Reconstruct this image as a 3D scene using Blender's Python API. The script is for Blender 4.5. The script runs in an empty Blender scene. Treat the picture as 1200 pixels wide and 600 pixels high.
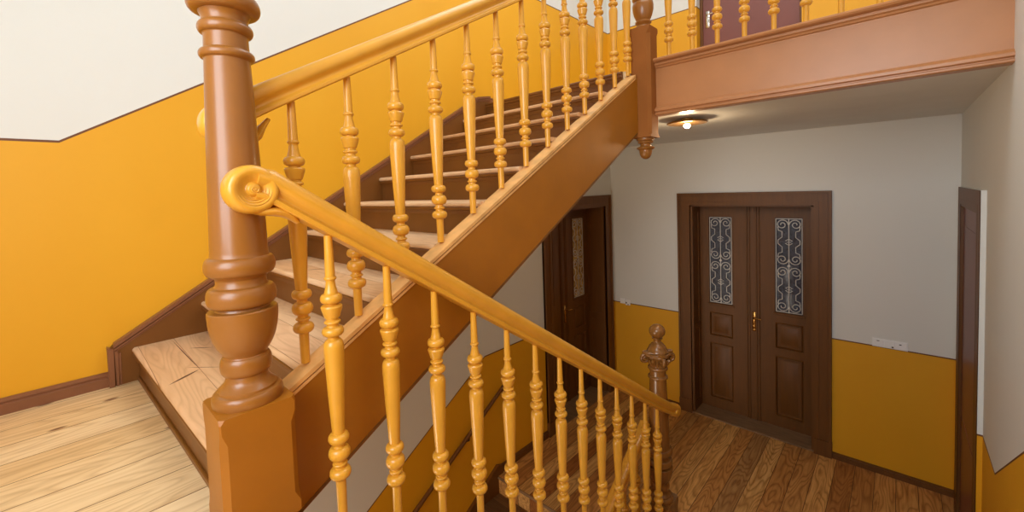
import bpy, math, random
from mathutils import Vector
random.seed(7)
SC = bpy.context.scene
COL = SC.collection
PI = math.pi
R = math.radians

# ------------------------------------------------------------------ camera
cd = bpy.data.cameras.new('camera'); cam = bpy.data.objects.new('camera', cd); COL.objects.link(cam)
yaw, pitch, roll = R(42.7826), R(2.6001), R(-1.9348)
fw = Vector((-math.sin(yaw)*math.cos(pitch), math.cos(yaw)*math.cos(pitch), -math.sin(pitch)))
rt = Vector((math.cos(yaw), math.sin(yaw), 0)); up = rt.cross(fw)
r2 = rt*math.cos(roll) + up*math.sin(roll); u2 = -rt*math.sin(roll) + up*math.cos(roll)
from mathutils import Matrix
cam.matrix_world = Matrix(((r2.x, u2.x, -fw.x, 0), (r2.y, u2.y, -fw.y, 0), (r2.z, u2.z, -fw.z, 0), (0, 0, 0, 1)))
cd.sensor_width = 36; cd.lens = 491.84/1200*36; cd.shift_y = (244.28-300)/1200; cd.clip_start = 0.02
SC.camera = cam

# ------------------------------------------------------------------ light
w = bpy.data.worlds.new('sky'); SC.world = w; w.use_nodes = True
w.node_tree.nodes['Background'].inputs[0].default_value = (0.80, 0.88, 1.0, 1); w.node_tree.nodes['Background'].inputs[1].default_value = 1.0

def area(name, loc, target, sx, sy, power, col):
    l = bpy.data.lights.new(name, 'AREA'); l.shape = 'RECTANGLE'; l.size = sx; l.size_y = sy; l.energy = power; l.color = col
    o = bpy.data.objects.new(name, l); COL.objects.link(o); o.location = loc
    o.rotation_euler = (Vector(target)-Vector(loc)).to_track_quat('-Z', 'Y').to_euler(); return o
area('rear_fill', (-0.2, -1.36, 0.75), (-1.0, 3.0, 0.4), 1.9, 1.9, 92, (0.86, 0.94, 1.0))  # added fill light from behind the camera, source unseen
area('overhead_fill', (-1.3, 2.2, 3.6), (-1.4, 2.0, 0), 2.4, 3.6, 98, (0.86, 0.94, 1.0))  # added fill light overhead; the ceiling has no skylight
area('lower_flight_fill', (-2.15, -1.36, -2.6), (-2.1, 3.0, -2.2), 1.3, 1.5, 46, (1.0, 0.88, 0.74))  # added to brighten the lower flight; the wall has no window here
vs = SC.view_settings; vs.view_transform = 'Standard'; vs.look = 'None'; vs.exposure = 0.08; vs.gamma = 1.0; vs.use_curve_mapping = False

# ------------------------------------------------------------------ helpers
def lin(c):
    c = c/255.0
    return c/12.92 if c <= 0.04045 else ((c+0.055)/1.055)**2.4
def C(r, g, b): return (lin(r), lin(g), lin(b), 1)

def mat(name):
    m = bpy.data.materials.new(name); m.use_nodes = True
    nt = m.node_tree; b = nt.nodes['Principled BSDF']
    return m, nt, b
class E:            # node expression
    def __init__(s, nt, sock): s.nt = nt; s.s = sock
    def _m(s, op, o=None, clamp=False):
        n = s.nt.nodes.new('ShaderNodeMath'); n.operation = op; n.use_clamp = clamp
        s.nt.links.new(s.s, n.inputs[0])
        if isinstance(o, E): s.nt.links.new(o.s, n.inputs[1])
        elif o is not None: n.inputs[1].default_value = o
        return E(s.nt, n.outputs[0])
    def __add__(s, o): return s._m('ADD', o)
    def __sub__(s, o): return s._m('SUBTRACT', o)
    def __mul__(s, o): return s._m('MULTIPLY', o)
    def min(s, o): return s._m('MINIMUM', o)
    def max(s, o): return s._m('MAXIMUM', o)
    def lt(s, o): return s._m('LESS_THAN', o)
    def gt(s, o): return s._m('GREATER_THAN', o)
    def abs(s): return s._m('ABSOLUTE')
    def floor(s): return s._m('FLOOR')
    def fract(s): return s._m('FRACT')
def xyz(nt):
    t = nt.nodes.new('ShaderNodeTexCoord'); sp = nt.nodes.new('ShaderNodeSeparateXYZ'); nt.links.new(t.outputs['Object'], sp.inputs[0])
    return t.outputs['Object'], E(nt, sp.outputs[0]), E(nt, sp.outputs[1]), E(nt, sp.outputs[2])
def mix(nt, fac, a, b, blend='MIX'):
    n = nt.nodes.new('ShaderNodeMix'); n.data_type = 'RGBA'; n.blend_type = blend
    for i, v in ((0, fac), (6, a), (7, b)):
        if isinstance(v, E): v = v.s
        if isinstance(v, (int, float, tuple)): n.inputs[i].default_value = v
        else: nt.links.new(v, n.inputs[i])
    return n.outputs[2]
def noise(nt, vec, scale, detail=3, stretch=(1, 1, 1), rough=0.5, dist=0):
    mp = nt.nodes.new('ShaderNodeMapping'); mp.inputs['Scale'].default_value = stretch; nt.links.new(vec, mp.inputs[0])
    n = nt.nodes.new('ShaderNodeTexNoise'); n.inputs['Scale'].default_value = scale; n.inputs['Detail'].default_value = detail
    n.inputs['Roughness'].default_value = rough; n.inputs['Distortion'].default_value = dist
    nt.links.new(mp.outputs[0], n.inputs['Vector']); return n.outputs['Fac']
def ramp(nt, fac, stops):
    n = nt.nodes.new('ShaderNodeValToRGB'); nt.links.new(fac.s if isinstance(fac, E) else fac, n.inputs[0])
    while len(n.color_ramp.elements) < len(stops): n.color_ramp.elements.new(0.5)
    for e, (p, c) in zip(n.color_ramp.elements, stops): e.position = p; e.color = c if isinstance(c, tuple) else (c, c, c, 1)
    return n.outputs[0]
def bump(nt, b, h, strength=0.2, dist=0.01):
    n = nt.nodes.new('ShaderNodeBump'); n.inputs['Strength'].default_value = strength; n.inputs['Distance'].default_value = dist
    nt.links.new(h.s if isinstance(h, E) else h, n.inputs['Height']); nt.links.new(n.outputs[0], b.inputs['Normal'])

def paint(name, col, rough=0.4, var=0.10, bmp=0.08, scale=9, stretch=(1, 1, 1), metal=0, coat=0):
    m, nt, b = mat(name); v, x, y, z = xyz(nt)
    n = noise(nt, v, scale, 4, stretch)
    d = tuple(c*(1-var*1.6) for c in col[:3])+(1,); l = tuple(min(1, c*(1+var)) for c in col[:3])+(1,)
    nt.links.new(ramp(nt, n, [(0.25, d), (0.75, l)]), b.inputs['Base Color'])
    b.inputs['Roughness'].default_value = rough; b.inputs['Metallic'].default_value = metal
    b.inputs['Coat Weight'].default_value = coat
    if bmp: bump(nt, b, noise(nt, v, scale*5, 3, stretch), bmp, 0.004)
    return m

CREAM = C(232, 231, 225); YELLOW = C(238, 166, 24); LINEC = C(110, 62, 30)
def wall_paint(name, region):
    """cream above a painted brown line, ochre dado below; region(x,y,z)->(list of signed heights z-h, band limits)"""
    m, nt, b = mat(name); v, x, y, z = xyz(nt)
    yel, ln = region(x, y, z)
    cn = noise(nt, v, 1.6, 4)
    cr = mix(nt, cn, tuple(c*0.96 for c in CREAM[:3])+(1,), CREAM)
    n2 = noise(nt, v, 2.2, 5, (1, 1, 0.5))
    ye = mix(nt, n2, C(228, 160, 8), C(238, 174, 30))
    c = mix(nt, yel, cr, ye); c = mix(nt, ln, c, LINEC)
    nt.links.new(c, b.inputs['Base Color']); b.inputs['Roughness'].default_value = 0.55
    bump(nt, b, noise(nt, v, 60, 4), 0.06, 0.004)
    return m

# ------------------------------------------------------------------ key measures (metres, camera eye is z=0)
XL, YF, XR = -2.924, 5.176, 0.380
ZG, ZM, ZU, ZC = -2.819, -0.920, 0.822, 0.5076
DD = 1.222
YB = -1.40
def line_of(d):      # thin band around d==0
    return d.abs().lt(0.0055)
def reg_left(x, y, z):
    h1 = ((y*0.627)+(0.298-0.021*0.627)).max(0.298).min(2.060)
    s = ((y*0.573)-1.30).min(0.60)
    h2 = ((y*0.626)+(-1.597-2.70*0.626)).min(-1.597)
    upper = z.gt(s)
    yel = (z.lt(h1)*upper).max(z.lt(h2))
    return yel, (line_of(z-h1)*upper).max(line_of(z-h2))
def reg_far(x, y, z):
    u = z.gt(0.6)
    return (z.lt(ZU+DD+0.012)*u).max(z.lt(ZG+DD)), line_of(z-(ZU+DD+0.012)).max(line_of(z-(ZG+DD)))
def reg_right(x, y, z):
    h = ((y*-0.675)+(-1.597+3.294*0.675)).max(-1.597).min(0.298)
    return z.lt(h), line_of(z-h)
M_WL = wall_paint('plaster_left', reg_left); M_WF = wall_paint('plaster_far', reg_far); M_WR = wall_paint('plaster_right', reg_right)
M_CREAM = paint('cream_plaster', CREAM, 0.6, 0.03, 0.05, 3)
M_BROWN = paint('brown_gloss_paint', C(162, 98, 14), 0.44, 0.07, 0.06, 5)
M_DKBROWN = paint('dark_brown_paint', C(112, 68, 20), 0.48, 0.10, 0.10, 6, (6, 6, 0.6))
M_BLOCK = paint('matt_brown_paint', C(150, 92, 44), 0.65, 0.06, 0.05, 6)
M_BLOCK.node_tree.nodes['Principled BSDF'].inputs['Specular IOR Level'].default_value = 0.08
M_CAP = paint('lit_cap_paint', C(228, 172, 104), 0.38, 0.16, 0.1, 14)  # cap lighter than the stringer: light on its top put into the colour
M_RISER = paint('riser_brown_paint', C(118, 70, 20), 0.42, 0.10, 0.08, 5)
M_NEWEL = paint('newel_brown_paint', C(150, 94, 36), 0.30, 0.06, 0.05, 6, coat=0.1)
M_OLDNEWEL = paint('old_newel_wood', C(144, 94, 42), 0.25, 0.16, 0.10, 9, (4, 4, 0.7), coat=0.3)
M_OCHRE = paint('ochre_gloss_paint', C(224, 160, 50), 0.30, 0.06, 0.05, 8, coat=0.15)
M_FASCIA = paint('lit_fascia_paint', C(184, 124, 76), 0.33, 0.05, 0.05, 5)  # the brown paint lightened, its brighter lighting put into the colour
M_MAUVE = paint('mauve_brown_paint', C(128, 72, 62), 0.4, 0.04, 0.04, 4)
M_SKIRT = paint('skirting_paint', C(134, 84, 54), 0.35, 0.08, 0.06, 6)
M_CHROME = paint('chrome', C(225, 222, 215), 0.2, 0.03, 0, 9, metal=0.9)
M_BRASS = paint('brass', C(200, 150, 80), 0.25, 0.08, 0, 9, metal=0.9)
M_IRON = paint('silver_iron', C(228, 224, 218), 0.35, 0.08, 0, 9, metal=0.3)
M_PLASTIC = paint('white_plastic', C(250, 250, 250), 0.35, 0.01, 0, 5)
M_SLOT = paint('dark_slot', C(40, 36, 36), 0.5, 0.02, 0, 5)
M_STONE = paint('worn_threshold_wood', C(146, 112, 78), 0.6, 0.18, 0.2, 8, (1, 5, 1))
def glass_mat(name, a, b_, sc, rough):
    m, nt, b = mat(name); v, x, y, z = xyz(nt)
    n = noise(nt, v, sc, 4, (1, 1, 0.7), 0.6, 1.0)
    nt.links.new(ramp(nt, n, [(0.35, a), (0.7, b_)]), b.inputs['Base Color']); b.inputs['Roughness'].default_value = rough
    b.inputs['Coat Weight'].default_value = 0.6; b.inputs['Coat Roughness'].default_value = 0.08
    bump(nt, b, n, 0.6, 0.01); return m
M_GLASSD = glass_mat('dark_textured_glass', C(30, 32, 44), C(74, 80, 100), 70, 0.2)
M_GLASSA = glass_mat('amber_backlit_glass', C(150, 108, 56), C(255, 220, 150), 26, 0.25)  # warm glow from behind the pane put into the glass colour

def planks(name, width, off, axis, stops, grain, seam=0.0035, knots=True, rough=0.45, dark_seam=C(90, 58, 30), gstr=0.5, coat=0.0, cracks=()):
    m, nt, b = mat(name); v, x, y, z = xyz(nt)
    a = x if axis == 'y' else y
    t = (a+off)*(1.0/width); idf = t.floor(); fr = t.fract()
    wn = nt.nodes.new('ShaderNodeTexWhiteNoise'); wn.noise_dimensions = '1D'; nt.links.new(idf.s, wn.inputs['W'])
    base = ramp(nt, wn.outputs['Value'], stops)
    # per-board offset of the grain
    cmb = nt.nodes.new('ShaderNodeCombineXYZ'); nt.links.new((idf*7.31).s, cmb.inputs[2])
    av = nt.nodes.new('ShaderNodeVectorMath'); av.operation = 'ADD'; nt.links.new(v, av.inputs[0]); nt.links.new(cmb.outputs[0], av.inputs[1])
    vv = av.outputs[0]
    st = (1, 0.07, 1) if axis == 'y' else (0.07, 1, 1)
    g1 = noise(nt, vv, grain, 5, st, 0.65, 0.6)
    c = mix(nt, gstr, base, ramp(nt, g1, [(0.3, (0.52, 0.38, 0.24, 1)), (0.52, (0.88, 0.80, 0.70, 1)), (0.72, 1.0)]), 'MULTIPLY')
    st2 = (1, 0.16, 1) if axis == 'y' else (0.16, 1, 1)
    mp = nt.nodes.new('ShaderNodeMapping'); mp.inputs['Scale'].default_value = st2; nt.links.new(vv, mp.inputs[0])
    ns = noise(nt, vv, 5.0, 2, st2)
    f = (E(nt, ns)*20).fract()
    rings = ramp(nt, f, [(0.0, (0.40, 0.26, 0.15, 1)), (0.16, (0.72, 0.60, 0.46, 1)), (0.42, 1.0), (0.8, (0.96, 0.93, 0.88, 1)), (1.0, (0.5, 0.36, 0.24, 1))])
    c = mix(nt, gstr*0.75, c, rings, 'MULTIPLY')
    if knots:
        vo = nt.nodes.new('ShaderNodeTexVoronoi'); vo.voronoi_dimensions = '2D'; vo.inputs['Scale'].default_value = 6.0
        mp2 = nt.nodes.new('ShaderNodeMapping'); mp2.inputs['Scale'].default_value = (1, 0.42, 1) if axis == 'y' else (0.42, 1, 1); nt.links.new(vv, mp2.inputs[0])
        nt.links.new(mp2.outputs[0], vo.inputs['Vector'])
        k = ramp(nt, vo.outputs['Distance'], [(0.0, 1.0), (0.045, 0.85), (0.085, 0.0)])
        sr = nt.nodes.new('ShaderNodeSeparateColor'); nt.links.new(vo.outputs['Color'], sr.inputs[0])
        k = E(nt, k)*E(nt, sr.outputs[0]).gt(0.62)
        c = mix(nt, k, c, C(112, 66, 40))
    sm = fr.lt(seam/width)
    c = mix(nt, sm, c, dark_seam)
    for x0, y0, x1, y1, wd, z0 in cracks:        # splits worn into one particular step
        L = math.hypot(x1-x0, y1-y0); ux, uy = (x1-x0)/L, (y1-y0)/L
        t = (x-x0)*ux+(y-y0)*uy; d = ((x-x0)*(-uy)+(y-y0)*ux).abs()
        q = (t*(1/L)-0.5).abs()
        half = (q*q*(-4.0)+1.0)*wd
        msk = (half-d).gt(0)*q.lt(0.5)*(z-z0).abs().lt(0.02)
        c = mix(nt, msk, c, C(92, 52, 34))
    nt.links.new(c, b.inputs['Base Color']); b.inputs['Roughness'].default_value = rough; b.inputs['Coat Weight'].default_value = coat
    bump(nt, b, g1, 0.10, 0.004)
    return m
M_PINE = planks('scrubbed_pine_boards', 0.178, 0.03, 'y', [(0.0, C(238, 206, 156)), (0.5, C(248, 222, 178)), (1.0, C(232, 196, 142))], 30, 0.0042, True, 0.5, C(128, 86, 48), 0.42)
M_OLDFLOOR = planks('stained_floor_boards', 0.146, 0.012, 'y', [(0.0, C(178, 118, 62)), (0.25, C(244, 192, 118)), (0.5, C(212, 152, 84)), (0.75, C(248, 204, 132)), (1.0, C(146, 90, 48))], 34, 0.004, False, 0.5, C(60, 36, 20), 0.85, 0.0)
M_TREAD = planks('worn_tread_wood', 0.145, 0.05, 'x', [(0.0, C(232, 190, 150)), (0.5, C(240, 204, 164)), (1.0, C(222, 176, 130))], 26, 0.002, False, 0.5, C(150, 100, 66), 0.30, 0.0, [(-2.175, .264, -2.269, .385, .007, -.7465), (-2.34, .35, -2.21, .46, .0022, -.7465), (-2.84, .375, -2.26, .385, .0022, -.7465), (-2.634, .411, -2.546, .493, .004, -.7465), (-2.38, .895, -2.30, .965, .006, -.3995)])
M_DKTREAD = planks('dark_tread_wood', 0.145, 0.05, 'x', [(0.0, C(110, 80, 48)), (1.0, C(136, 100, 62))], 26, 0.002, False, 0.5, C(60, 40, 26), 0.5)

class MB:
    def __init__(s): s.v = []; s.f = []; s.mi = []; s.cur = 0
    def add(s, vs, fs):
        o = len(s.v); s.v += [tuple(p) for p in vs]; s.f += [tuple(i+o for i in f) for f in fs]; s.mi += [s.cur]*len(fs); return s
    def box(s, x0, x1, y0, y1, z0, z1, ch=0.0):
        if ch <= 0:
            vs = [(x, y, z) for z in (z0, z1) for y in (y0, y1) for x in (x0, x1)]
            return s.add(vs, [(0, 2, 3, 1), (4, 5, 7, 6), (0, 1, 5, 4), (2, 6, 7, 3), (0, 4, 6, 2), (1, 3, 7, 5)])
        # chamfer all edges
        c = min(ch, (x1-x0)*.45, (y1-y0)*.45, (z1-z0)*.45)
        import itertools
        vs = []; idx = {}
        for a, (i, j, k) in enumerate(itertools.product((0, 1), repeat=3)):
            X, Y, Z = (x0, x1)[i], (y0, y1)[j], (z0, z1)[k]
            sx, sy, sz = (1, -1)[i], (1, -1)[j], (1, -1)[k]
            idx[(i, j, k, 'x')] = len(vs); vs.append((X, Y+sy*c, Z+sz*c))
            idx[(i, j, k, 'y')] = len(vs); vs.append((X+sx*c, Y, Z+sz*c))
            idx[(i, j, k, 'z')] = len(vs); vs.append((X+sx*c, Y+sy*c, Z))
        fs = []
        sq = [(0, 0), (1, 0), (1, 1), (0, 1)]
        for q in (0, 1):
            fs.append([idx[(q, a, b, 'x')] for a, b in (sq if q else sq[::-1])])
            fs.append([idx[(a, q, b, 'y')] for a, b in (sq[::-1] if q else sq)])
            fs.append([idx[(a, b, q, 'z')] for a, b in (sq if q else sq[::-1])])
        for a, b in itertools.product((0, 1), repeat=2):
            fs.append([idx[(0, a, b, 'y')], idx[(1, a, b, 'y')], idx[(1, a, b, 'z')], idx[(0, a, b, 'z')]])
            fs.append([idx[(a, 0, b, 'x')], idx[(a, 1, b, 'x')], idx[(a, 1, b, 'z')], idx[(a, 0, b, 'z')]])
            fs.append([idx[(a, b, 0, 'x')], idx[(a, b, 1, 'x')], idx[(a, b, 1, 'y')], idx[(a, b, 0, 'y')]])
        for k in itertools.product((0, 1), repeat=3): fs.append([idx[k+(t,)] for t in 'xyz'])
        return s.add(vs, fs)
    def prism(s, poly, axis, a, b):
        """poly of 2D points extruded along axis between a and b. axis x: (y,z); y: (x,z); z: (x,y)"""
        def P(u, v, t): return {'x': (t, u, v), 'y': (u, t, v), 'z': (u, v, t)}[axis]
        n = len(poly); vs = [P(u, v, a) for u, v in poly]+[P(u, v, b) for u, v in poly]
        fs = [tuple(range(n))[::-1], tuple(range(n, 2*n))]+[(i, (i+1) % n, (i+1) % n+n, i+n) for i in range(n)]
        return s.add(vs, fs)
    def lathe(s, prof, c, seg=24, axis='z', sq=None):
        """prof list of (height, radius)"""
        vs = []; fs = []; n = len(prof)
        for h, r in prof:
            for k in range(seg):
                a = 2*PI*k/seg; u, v = r*math.cos(a), r*math.sin(a)
                vs.append({'z': (c[0]+u, c[1]+v, c[2]+h), 'x': (c[0]+h, c[1]+u, c[2]+v), 'y': (c[0]+u, c[1]+h, c[2]+v)}[axis])
        for i in range(n-1):
            for k in range(seg):
                k2 = (k+1) % seg; fs.append((i*seg+k, i*seg+k2, (i+1)*seg+k2, (i+1)*seg+k))
        fs.append(tuple(range(seg))[::-1]); fs.append(tuple((n-1)*seg+k for k in range(seg)))
        return s.add(vs, fs)
    def sweep(s, path, prof, side=Vector((1, 0, 0)), scales=None):
        """sweep closed profile (u along side, v along normal) on 3D path"""
        path = [Vector(p) for p in path]; n = len(path); m = len(prof); vs = []; fs = []
        for i, p in enumerate(path):
            t = (path[min(i+1, n-1)]-path[max(i-1, 0)]).normalized(); nn = side.cross(t).normalized()
            if abs(nn.length) < 1e-6: nn = Vector((0, 0, 1))
            k = 1.0
            if 0 < i < n-1:
                t1 = (path[i]-path[i-1]).normalized(); k = 1/max(0.5, t.dot(t1))
            sc = scales[i] if scales else 1
            for u, v in prof: vs.append(p+side*u*sc+nn*v*k*sc)
        for i in range(n-1):
            for j in range(m):
                j2 = (j+1) % m; fs.append((i*m+j, i*m+j2, (i+1)*m+j2, (i+1)*m+j))
        fs.append(tuple(range(m))[::-1]); fs.append(tuple((n-1)*m+j for j in range(m)))
        return s.add(vs, fs)
    def tube(s, path, r, seg=8, side=None):
        path = [Vector(p) for p in path]
        if side is None: side = Vector((1, 0, 0))
        n = len(path); vs = []; fs = []
        rr = r if isinstance(r, (list, tuple)) else [r]*n
        prev = None
        for i, p in enumerate(path):
            t = (path[min(i+1, n-1)]-path[max(i-1, 0)]).normalized()
            a = prev if prev is not None else (side if abs(side.dot(t)) < 0.9 else Vector((0, 0, 1)) if abs(t.z) < 0.9 else Vector((0, 1, 0)))
            a = (a-t*a.dot(t)).normalized(); prev = a; b = t.cross(a)
            for k in range(seg):
                an = 2*PI*k/seg; vs.append(p+(a*math.cos(an)+b*math.sin(an))*rr[i])
        for i in range(n-1):
            for k in range(seg):
                k2 = (k+1) % seg; fs.append((i*seg+k, i*seg+k2, (i+1)*seg+k2, (i+1)*seg+k))
        fs.append(tuple(range(seg))[::-1]); fs.append(tuple((n-1)*seg+k for k in range(seg)))
        return s.add(vs, fs)
    def build(s, name, mats, parent=None, smooth=32, org=None):
        me = bpy.data.meshes.new(name)
        vs = s.v
        if org: vs = [(a-org[0], b-org[1], c-org[2]) for a, b, c in vs]
        me.from_pydata(vs, [], s.f)
        for m in (mats if isinstance(mats, list) else [mats]): me.materials.append(m)
        for p, i in zip(me.polygons, s.mi): p.material_index = i
        import bmesh
        bm = bmesh.new(); bm.from_mesh(me); bmesh.ops.recalc_face_normals(bm, faces=bm.faces); bm.to_mesh(me); bm.free()
        if smooth:
            for p in me.polygons: p.use_smooth = True
            me.set_sharp_from_angle(angle=R(smooth))
        o = bpy.data.objects.new(name, me); COL.objects.link(o)
        if parent: o.parent = parent
        if org and not parent: o.location = org
        return o

def tag(o, label=None, cat=None, group=None, kind=None):
    if label: o['label'] = label
    if cat: o['category'] = cat
    if group: o['group'] = group
    if kind: o['kind'] = kind
    return o
def thing(name, label, cat, loc=(0, 0, 0), group=None, kind=None, rz=0):
    o = bpy.data.objects.new(name, None); COL.objects.link(o); o.location = loc; o.rotation_euler = (0, 0, rz); o.empty_display_size = 0.1
    return tag(o, label, cat, group, kind)
def child(mb, name, mats, root, smooth=32):
    """mesh given in world coordinates becomes a child of root (an unrotated Empty)"""
    o = mb.build(name, mats, None, smooth); o.parent = root; o.location = tuple(-c for c in root.location); return o

# ------------------------------------------------------------------ room shell
def wall(name, axis, c0, c1, u0, u1, z0, z1, holes, m, extra=None):
    """axis 'x': slab between x=c0..c1, u is y; axis 'y': slab y=c0..c1, u is x; holes (u0,u1,z0,z1)"""
    mb = MB()
    us = sorted({u0, u1}|{h[0] for h in holes}|{h[1] for h in holes}); zs = sorted({z0, z1}|{h[2] for h in holes}|{h[3] for h in holes})
    for a, b in zip(us, us[1:]):
        run = None
        for c, d in zip(zs, zs[1:]):
            mu, mz = (a+b)/2, (c+d)/2
            if any(h[0] < mu < h[1] and h[2] < mz < h[3] for h in holes): continue
            if axis == 'x': mb.box(c0, c1, a, b, c, d)
            else: mb.box(a, b, c0, c1, c, d)
    if extra: extra(mb)
    o = mb.build(name, m, None, 0); tag(o, kind='structure'); return o
ZB = -4.75; ZT = 3.75
wall('wall_left', 'x', XL-0.40, XL, YB-0.2, YF+0.4, ZB, ZT, [(3.775, 4.975, ZG-0.02, -0.263)], M_WL)
wall('wall_far', 'y', YF, YF+0.40, XL, XR+0.35, ZB, ZT, [(-1.861, -0.635, ZG-0.02, -0.263), (-1.756, -0.735, ZU, 2.95)], M_WF)
def surround(mb):    # plaster margin standing proud of the wall round the side door
    mb.box(0.356, XR, 3.74, 3.895, ZG, -0.235); mb.box(0.356, XR, 4.845, 5.00, ZG, -0.235); mb.box(0.356, XR, 3.74, 5.00, -0.235, -0.10)
wall('wall_right', 'x', XR, XR+0.35, YB-0.2, YF, ZB, ZT, [(3.90, 4.84, ZG-0.02, -0.235)], M_WR, surround)
wall('wall_back', 'y', YB-0.2, YB, XL, XR, ZB, ZT, [(-1.15, 0.20, -0.15, 1.75)], M_CREAM)
tag(MB().box(XL, XR, YB, YF, ZT-0.1, ZT).build('ceiling', M_CREAM, None, 0), kind='structure')
wf = MB(); 
for a in (-1.15, -0.505, 0.14): wf.box(a, a+0.06, YB-0.12, YB-0.06, -0.15, 1.75, .005)
for a in (-0.15, 1.10, 1.69): wf.box(-1.15, 0.20, YB-0.125, YB-0.055, a, a+0.06, .005)
tag(wf.build('added_window_1', M_PLASTIC), kind='structure')  # unseen window, added to go with the fill light at the back

# floors
fl = MB().box(XL, -1.46, 2.80, YF, ZG-0.25, ZG).box(-1.46, XR, 2.80, YF, ZG-0.25, ZG)
tag(fl.build('floor', M_OLDFLOOR, None, 0), kind='structure')
fl = MB().box(XL, -1.32, YB, 0.285, ZM-0.22, ZM).box(-1.32, XR, YB, 0.30, ZM-0.22, ZM)
tag(fl.build('floor', M_PINE, None, 0), kind='structure')
fl = MB().box(XL, -1.46, 2.825, YF, ZC+0.02, ZU).box(-1.46, XR, 3.05, YF, ZC+0.02, ZU)
tag(fl.build('floor', M_PINE, None, 0), kind='structure')
fl = MB().box(XL, XR, YB, 2.8, ZB, ZB+0.1)
tag(fl.build('floor', M_DKTREAD, None, 0), kind='structure')
tag(MB().box(XL, -1.46, 2.86, YF, ZC, ZC+0.02).box(-1.46, XR, 3.03, YF, ZC, ZC+0.02).build('ceiling', M_CREAM, None, 0), kind='structure')

# skirtings: profile (offset from wall, height)
def skirt_prof(h, d=0.022):
    return [(0, 0), (d, 0), (d, h*.62), (d*.75, h*.68), (d*.75, h*.74), (d*.95, h*.80), (d*.9, h*.90), (d*.4, h), (0, h)]
def skirt(name, where, u0, u1, z, h=0.07, m=M_SKIRT):
    mb = MB()
    for a, b in (u0 if isinstance(u0, list) else [(u0, u1)]):
        if where == 'left': mb.prism([(XL+p, z+q) for p, q in skirt_prof(h)], 'y', a, b)
        if where == 'far': mb.prism([(YF-p, z+q) for p, q in skirt_prof(h)], 'x', a, b)
        if where == 'right': mb.prism([(XR-p, z+q) for p, q in skirt_prof(h)], 'y', a, b)
    return tag(mb.build(name, m, None, 30), kind='structure')
skirt('baseboard_left', 'left', YB, 0.135, ZM, 0.072)
skirt('baseboard_left', 'left', 2.86, YF, ZU, 0.07)
skirt('baseboard_left', 'left', [(2.86, 3.62), (5.13, YF)], 0, ZG, 0.075, M_DKBROWN)
skirt('baseboard_far', 'far', [(XL, -2.004), (-0.485, XR)], 0, ZG, 0.062, M_DKBROWN)
skirt('baseboard_far', 'far', [(XL, -1.756), (-0.735, XR)], 0, ZU, 0.07)
skirt('baseboard_right', 'right', 3.05, 3.735, ZG, 0.062, M_DKBROWN)

# gallery fascia: moulded board across the stairwell
fp = [(3.05, .500), (2.985, .500), (2.976, .506), (2.976, .514), (2.984, .519), (2.984, .524), (2.972, .530), (2.972, .545), (2.982, .552), (2.990, .560), (3.004, .566), (3.004, .838),
      (2.994, .843), (2.990, .852), (2.978, .858), (2.978, .866), (2.986, .870), (2.986, .874), (2.962, .882), (2.955, .892), (2.957, .902), (2.966, .906), (3.11, .922), (3.11, ZU), (3.05, ZU)]
tag(MB().prism(fp, 'x', -1.312, XR).build('trim_1', M_FASCIA, None, 25), kind='structure')

# ------------------------------------------------------------------ staircases
RI = 0.1735; Y1 = 0.232; GO = 0.2850
def tread_profile(y, z, ny, th=0.026):
    """board with rounded nose at y (front) to ny (back); (y,z) points"""
    sg = 1 if ny > y else -1
    return [(ny, z), (y+sg*.012, z), (y+sg*.005, z-.003), (y, z-.009), (y, z-.018), (y+sg*.004, z-.024), (y+sg*.010, z-th), (ny, z-th)]
def cove(y, z, sg):
    return [(y+sg*.004, z-.0255), (y+sg*.024, z-.0255), (y+sg*.024, z-.070), (y+sg*.018, z-.070), (y+sg*.0175, z-.060), (y+sg*.013, z-.050), (y+sg*.012, z-.044), (y+sg*.002, z-.042), (y+sg*.001, z-.030)]
def flight(name, label, x0, x1, y1, z0, n, sg, going, rise, tm, rm, lastfloor=True):
    root = thing(name, label, 'staircase', ((x0+x1)/2, y1, z0))
    for k in range(1, n+1):
        y = y1+sg*going*(k-1); z = z0+rise*k; last = (k == n)
        if not last:
            tr = child(MB().prism(tread_profile(y, z, y+sg*(going+.045)), 'x', x0, x1), 'tread', tm, root, 40)
            mb = MB().prism(cove(y, z, sg), 'x', x0, x1); mo = mb.build('nosing_moulding', rm); mo.parent = tr
        else:
            tr = child(MB().prism(tread_profile(y, ZU, 2.825), 'x', x0, x1), 'landing_nosing', rm, root, 40)
            mb = MB().prism(cove(y, ZU, sg), 'x', x0, x1); mo = mb.build('nosing_moulding', rm); mo.parent = tr
        zt = (z if not last else ZU)-.026
        mb = MB().box(x0, x1, min(y+sg*.022, y+sg*.042), max(y+sg*.022, y+sg*.042), z-rise, zt)
        if k == 1: mb.box(x0, x1, y+.012, y+.024, z-rise, z-rise+.022, .003)
        ri = child(mb, 'riser', rm, root, 0)
        if k == 1:      # the lowest step is set slightly askew
            for q in (tr, mo, ri):
                for v_ in q.data.vertices: v_.co.y += .036*(v_.co.x+2.9)-.015
    return root
up_f = flight('stair_flight', 'wooden staircase with pale worn treads and brown risers climbing beside the yellow wall', XL+0.034, -1.477, Y1, ZM, 10, 1, GO, RI, M_TREAD, M_RISER)
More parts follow.
